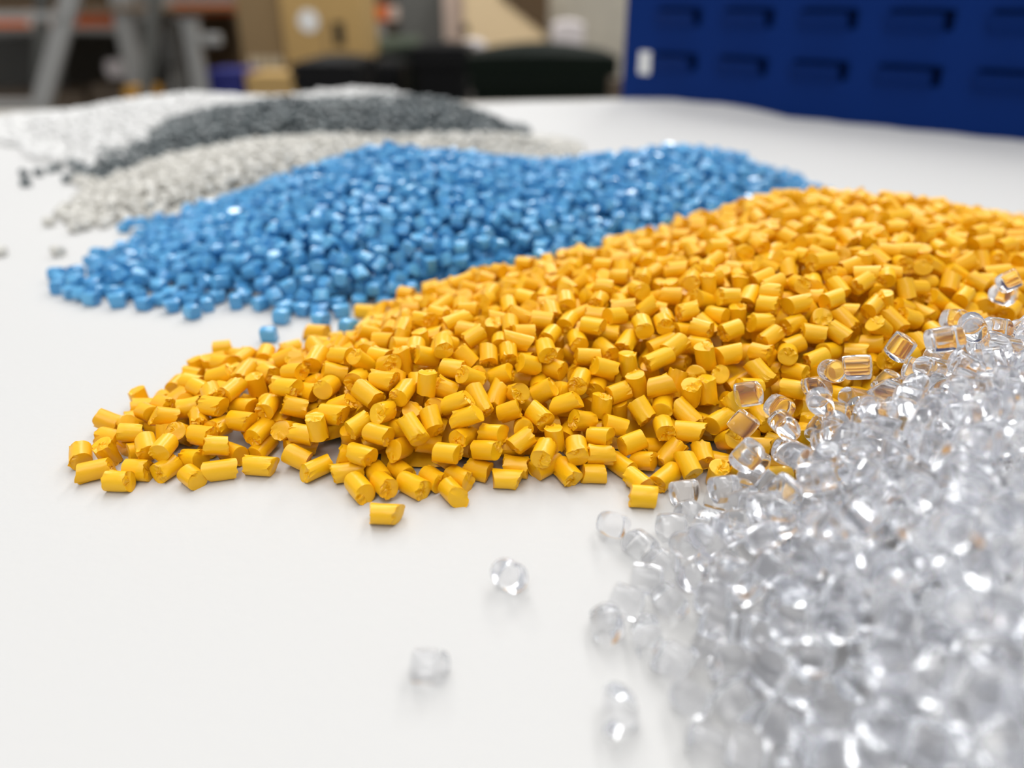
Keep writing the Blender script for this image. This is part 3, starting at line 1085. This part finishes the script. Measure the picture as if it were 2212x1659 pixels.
pour('blue', hmap([(100, 632, 0), (190, 662, 0), (300, 670, 0), (400, 686, 0), (480, 668, 0), (600, 685, 0), (700, 690, 0), (820, 668, 0), (1000, 650, 0), (1200, 640, 0), (1500, 590, 0), (1720, 470, 0),
                   (98, 595, 0), (160, 572, 0), (230, 548, 0.2), (160, 612, 1.6), (300, 605, 3), (300, 555, 2.5), (292, 532, 0.3), (350, 503, 1.5), (460, 605, 3.5), (460, 545, 6.3), (460, 495, 7), (460, 472, 5), (540, 420, 10),
                   (650, 625, 4), (650, 555, 7.8), (650, 485, 11.2), (650, 425, 13.5), (650, 384, 13.5), (740, 345, 17), (830, 605, 5), (830, 505, 11.2), (830, 425, 15.5), (830, 365, 18.6), (830, 318, 19.6), (900, 328, 19),
                   (1000, 565, 7.2), (1000, 455, 14), (1000, 385, 17), (1000, 340, 17.5), (1200, 555, 6.8), (1200, 455, 12.2), (1200, 395, 14), (1200, 360, 13.6), (1320, 344, 15),
                   (1460, 485, 9), (1460, 405, 13.5), (1460, 355, 16.5), (1460, 322, 17.3), (1600, 435, 10), (1600, 375, 13.6), (1600, 341, 14.3), (1700, 405, 6), (1690, 384, 6.5), (1755, 410, 0)],
                  [(150, 215), (300, 225), (460, 238), (650, 250), (830, 262), (1000, 262), (1200, 268), (1460, 272), (1600, 275), (1720, 275), (1800, 260)]), 60, core=5.0, cap=3500)
pour('yellow', hmap([(450, 770, 0), (380, 812, 0), (352, 855, 0), (262, 895, 0), (160, 965, 0), (168, 1042, 0), (240, 1055, 0), (400, 1050, 0), (600, 1022, 0), (655, 1035, 0), (800, 1075, 0), (980, 1085, 0), (1100, 1045, 0),
                     (1250, 1038, 0), (1390, 1072, 0), (1550, 1075, 0), (1900, 990, 0), (2300, 860, 0), (600, 765, 0), (690, 768, -0.5), (790, 722, -0.3), (860, 645, 0), (1170, 1072, -1.5), (1050, 1098, -1.5), (600, 1062, -1.5), (330, 1092, -1.5), (880, 1110, -1.5),
                     (300, 965, 2.8), (450, 955, 3), (450, 880, 4.3), (450, 815, 2.4), (600, 935, 3.3), (600, 855, 5.8), (600, 785, 4.8), (800, 985, 3.8), (930, 1015, 2.4), (1150, 1000, 2.4), (1310, 1003, 2.2), (800, 885, 7.2), (800, 785, 8.8), (800, 725, 5.5), (840, 672, 2),
                     (1000, 965, 4.4), (1000, 855, 7.8), (1000, 725, 10.6), (1000, 645, 8), (1000, 612, 5.5), (1130, 590, 7.5), (1300, 955, 3.9), (1300, 855, 6.4), (1300, 755, 9.8), (1300, 655, 12.2), (1300, 585, 11.2), (1300, 550, 9.3),
                     (1480, 502, 11.8), (1600, 965, 2.8), (1600, 855, 6.6), (1600, 755, 10.6), (1600, 655, 13.6), (1600, 555, 15), (1600, 465, 14.3), (1700, 428, 16),
                     (1850, 805, 7.5), (1850, 705, 12.6), (1850, 605, 16), (1850, 512, 17.6), (1850, 428, 16.9), (2000, 452, 16.2), (2150, 655, 11.5), (2150, 560, 14.6), (2150, 492, 14.2), (2260, 518, 13.2), (2400, 560, 12)],
                    [(1000, 172), (1150, 182), (1300, 192), (1480, 205), (1680, 218), (1850, 222), (2000, 218), (2212, 210), (2400, 205)]), 80, core=5.0, cap=4200, tol=2.0)

# clear pellets on the paper, one by one
for px, py, ang, el, lb in [
    (1101, 1250, 40, 12, 'clear glassy pellet alone on the paper nearest the yellow heap'),
    (923, 1440, 4, 0, 'clear cylindrical pellet lying furthest left on the white paper'),
    (1340, 1540, 88, 0, 'clear blocky pellet alone at the bottom near the clear heap'),
    (1322, 1143, 60, 30, 'clear pellet leading the short row left of the clear heap'),
    (1372, 1168, 40, 0, 'second clear pellet in the short row left of the clear heap'),
    (1420, 1205, 35, 0, None), (1310, 1345, 80, 0, 'clear pellet jutting out lowest of the left bulge of the heap'), (1352, 1302, 20, 0, None),
    (1395, 1378, 75, 0, None), (1405, 1255, 10, 0, None), (1440, 1300, 50, 0, None), (1490, 1520, 70, 40, None), (1530, 1610, 20, 0, None), (1450, 1420, 30, 0, None)]:
    place('clear', px, py, ang, el, lb)
pour('clear', hmap([(1432, 1085, 0), (1425, 1200, 0), (1400, 1290, 0), (1400, 1400, 0), (1440, 1450, 0), (1475, 1570, 0), (1512, 1670, 0), (1560, 1900, 0), (1430, 1060, 0),
                    (1600, 1010, 3.5), (1700, 960, 7), (1850, 870, 10.5), (2000, 790, 13.2), (2212, 685, 17), (1500, 1150, 4.5), (1500, 1350, 2.6), (1600, 1500, 2.8), (1560, 1060, 4),
                    (1700, 1200, 9), (1700, 1400, 6.5), (1700, 1600, 4.2), (1900, 1000, 13.5), (1900, 1200, 13), (1900, 1400, 10.5), (1900, 1600, 8), (2212, 900, 18.5), (2212, 1200, 17.5), (2212, 1500, 13), (2212, 1700, 10),
                    (2500, 800, 19), (2500, 1200, 17), (2500, 1700, 10), (1800, 1900, 3), (2212, 1950, 7)],
                   [(1640, 104), (1800, 112), (1950, 118), (2100, 124), (2300, 130), (2500, 136)]), 130, core=None, cap=4200, tol=1.2, lift=0.2)
for px, py, ang, el, lb in [
    (1617, 858, 10, 20, 'clear pellet lying highest on the yellow slope left of the clear heap'), (1682, 884, 50, 15, None), (1648, 912, -40, 10, None),
    (1603, 918, 5, 60, 'round clear pellet resting on yellow pellets left of the clear heap'), (1612, 985, 8, 60, 'clear disc-like pellet resting on yellow just above the paper'),
    (1690, 915, 45, 0, None), (1733, 905, 30, 10, None), (1765, 838, 20, 30, None), (1770, 872, 80, 0, None), (1800, 808, 50, 20, None), (1850, 795, 10, 15, None),
    (1944, 750, 10, 70, 'round clear pellet alone on the yellow slope above the clear heap'), (2060, 692, 30, 20, None), (2100, 705, 60, 0, None), (2165, 645, 20, 0, None), (2180, 615, 0, 30, None), (2040, 735, 0, 10, None), (1990, 760, 70, 0, None)]:
    place('clear', px, py, ang, el, lb, loose=False, zmin=88.0)
for px, py, ang, el, lb in [(1692, 1062, 85, 0, 'clear barrel-shaped pellet lying on top at the left of the clear heap'), (2062, 1150, 55, 20, 'large bright clear pellet perched on the middle of the clear heap')]:
    place('clear', px, py, ang, el, lb, loose=False)

# ------------------------------------------------------------------ which pellets show largest
P = np.array([q['p'] for q in pel])
U, Vv, Zc = project(P)
buf = np.full((830, 1106), -1, np.int32)
yy, xx = np.mgrid[-40:41, -40:41]
RR = np.hypot(xx, yy)
for i in np.argsort(-Zc):
    r = 1.5 * FPX / Zc[i] / 2
    cx, cy, k = int(U[i] / 2), int(Vv[i] / 2), int(r) + 1
    if Zc[i] < 25 or cx < -k or cy < -k or cx > 1105 + k or cy > 829 + k:
        continue
    k = min(k, 40)
    a0, a1, b0, b1 = max(0, cy - k), min(830, cy + k + 1), max(0, cx - k), min(1106, cx + k + 1)
    if a1 <= a0 or b1 <= b0:
        continue
    dsc = RR[a0 - cy + 40:a1 - cy + 40, b0 - cx + 40:b1 - cx + 40] <= r
    buf[a0:a1, b0:b1][dsc] = i
seen = np.bincount(buf[buf >= 0], minlength=len(pel))

HEAP = {
    'yellow': ('yellow', 'heap of opaque yellow plastic pellets in the middle of the paper'),
    'blue': ('blue', 'heap of sky blue plastic pellets behind the yellow heap'),
    'pale': ('pale grey', 'heap of pale grey plastic pellets behind the blue heap'),
    'dark': ('dark grey', 'heap of dark slate grey plastic pellets behind the pale grey heap'),
    'white': ('white', 'heap of white plastic pellets furthest back on the table'),
    'clear': ('clear', 'heap of clear colourless plastic pellets at the lower right'),
}


def third(t, a, b, names):
    return names[0] if t < a else (names[1] if t < b else names[2])


def fifth(t, a, b):
    k = int(np.clip((t - a) / (b - a) * 5, 0, 4))
    return ('far left', 'left', 'central', 'right', 'far right')[k]


def zone(kind, u, v):
    """where on its heap a pellet shows"""
    if kind == 'yellow':
        if u < 560:
            return 'on the ' + third(v, 860, 960, ('back', 'middle', 'front')) + ' of the left tongue'
        if v > 940:
            return 'at the front foot ' + third(u, 850, 1150, ('near the left gap', 'below the middle', 'near the clear heap'))
        if u > 1350 and v > 680:
            return 'on the slope ' + third(v, 770, 860, ('well above', 'just above', 'right beside')) + ' the clear heap'
        if v < 690:
            return 'near the ' + third(u, 1150, 1600, ('low left end', 'middle', 'high right end')) + ' of the crest' + third(v, 510, 600, (' by its skyline', ' halfway down', ' low down'))
        return 'on the ' + third(v, 770, 860, ('upper', 'middle', 'lower')) + ' ' + fifth(u, 560, 1350) + ' front slope'
    if kind == 'blue':
        if u < 330:
            return 'on the ' + third(v, 590, 630, ('back', 'middle', 'front')) + ' of the left tongue'
        if v > 600:
            return 'at the front foot ' + third(u, 480, 640, ('on the left', 'in the middle', 'near the yellow heap'))
        if u > 1230:
            return 'on the ' + third(v, 370, 440, ('top', 'face', 'foot')) + ' of the right hump'
        if v < 400:
            return 'on the ' + third(u, 800, 1000, ('left flank', 'peak', 'saddle')) + ' of the crest'
        return 'on the ' + third(v, 470, 535, ('upper', 'middle', 'lower')) + ' ' + fifth(u, 330, 1230) + ' slope'
    if kind == 'clear':
        if v < 930:
            return 'along the ' + third(u, 1800, 2000, ('low end', 'middle', 'high end')) + ' of the yellow border'
        if u < 1540:
            return 'at the ' + third(v, 1180, 1400, ('upper', 'middle', 'lower')) + ' left edge'
        return 'on the ' + third(v, 1130, 1380, ('upper', 'middle', 'blurred lower')) + ' ' + fifth(u, 1540, 2212) + ' face'
    lim = {'pale': (330, 390, 440), 'dark': (240, 270, 310), 'white': (225, 260, 300)}[kind]
    return 'on the ' + fifth(u, 100, 1150) + ' part of the ' + ('top' if v < lim[0] else 'upper face' if v < lim[1] else 'lower face' if v < lim[2] else 'foot')


def pose_word(q):
    ax = q['R'][:, 2]
    to = (C0 - q['p'])
    to = to / np.linalg.norm(to)
    if abs(ax[2]) > 0.80:
        return 'standing upright'
    if abs(float(ax @ to)) > 0.78:
        return 'seen end-on'
    u, v, _ = project(np.stack([q['p'] - ax, q['p'] + ax]))
    a = math.degrees(math.atan2(v[1] - v[0], u[1] - u[0]))
    a = (a + 90) % 180 - 90
    if abs(a) < 16:
        return 'lying level'
    if abs(a) > 62:
        return 'pointing uphill'
    return 'slanting down rightwards' if a > 0 else 'slanting down leftwards'


CO = {kd: [pellet_arrays(kd, v, False) for v in VAR[kd]] for kd in KIND}
for kd in KIND:
    idx = [i for i, q in enumerate(pel) if q['kind'] == kd]
    hand = [i for i in idx if pel[i].get('hand')]
    free = sorted((i for i in idx if not pel[i].get('hand') and seen[i] > 0), key=lambda i: -seen[i])
    solo = hand + free[:300 - len(hand)]
    word, heap_label = HEAP[kd]
    grp = word + ' pellets'
    for i in solo:
        q = pel[i]
        V_, F_ = pellet_arrays(kd, dict(VAR[kd][q['vi']], seed=1000 + i), True)     # every cut end torn its own way
        o = bpy.data.objects.new(KIND[kd]['name'], tri_mesh(KIND[kd]['name'], V_ * MM, F_, P_MAT[kd], SHARP[kd]))
        COL.objects.link(o)
        m = Matrix(q['R'].tolist()).to_4x4()
        m.translation = Vector((q['p'] * MM).tolist())
        o.matrix_world = m
        zn = zone(kd, U[i], Vv[i])
        if q['label']:
            lb = q['label']
        elif kd in ('yellow', 'blue', 'clear'):
            lb = f'{word} pellet {pose_word(q)} ' + ('on bare paper ' if q.get('on_paper') else 'on yellow pellets ' if q.get('hand') and kd == 'clear' else '') + zn
        else:
            lb = f'{word} pellet on bare paper ' + zn[3:].replace('the ', 'by the ', 1) if q.get('on_paper') else f'{word} pellet {zn} of its heap'
        tag(o, lb, KIND[kd]['cat'], grp)
    ss = set(solo)
    Vs, Fs, n = [], [], 0
    for i in idx:
        if i in ss:
            continue
        V_, F_ = CO[kd][pel[i]['vi']]
        Vs.append(V_ @ pel[i]['R'].T + pel[i]['p'])
        Fs.append(F_ + n)
        n += len(V_)
    if kd in CORES:                                  # the packed inside of the heap, one continuous surface below the outer pellets
        cm = CORES[kd]
        st = 6
        sub = np.maximum(cm, -3.0)[::st, ::st] - 0.5
        use = sub > 0.3
        H_, W_ = sub.shape
        idm = -np.ones(sub.shape, int)
        quad = use[:-1, :-1] & use[1:, :-1] & use[:-1, 1:] & use[1:, 1:]
        qy, qx = np.nonzero(quad)
        need = np.zeros(sub.shape, bool)
        for dy in (0, 1):
            for dx in (0, 1):
                need[qy + dy, qx + dx] = True
        ys_, xs_ = np.nonzero(need)
        idm[ys_, xs_] = np.arange(len(ys_))
        if len(ys_):
            Vs.append(np.stack([GX0 + xs_ * st * GR, GY0 + ys_ * st * GR, sub[ys_, xs_]], 1))
            a_, b_, c_, d_ = idm[qy, qx], idm[qy, qx + 1], idm[qy + 1, qx + 1], idm[qy + 1, qx]
            Fs.append(np.concatenate([np.stack([a_, b_, c_], 1), np.stack([a_, c_, d_], 1)]) + n)
            n += len(ys_)
    Vs, Fs = np.concatenate(Vs), np.concatenate(Fs)
    me = tri_mesh(KIND[kd]['name'] + '_heap', Vs * MM, Fs, P_MAT[kd], SHARP[kd])
    o = bpy.data.objects.new(KIND[kd]['name'] + '_heap', me)
    COL.objects.link(o)
    tag(o, heap_label, 'pellets', None, 'stuff')
    print('HEAP', kd, 'solo', len(solo), 'of', len(idx), 'tris', len(Fs))
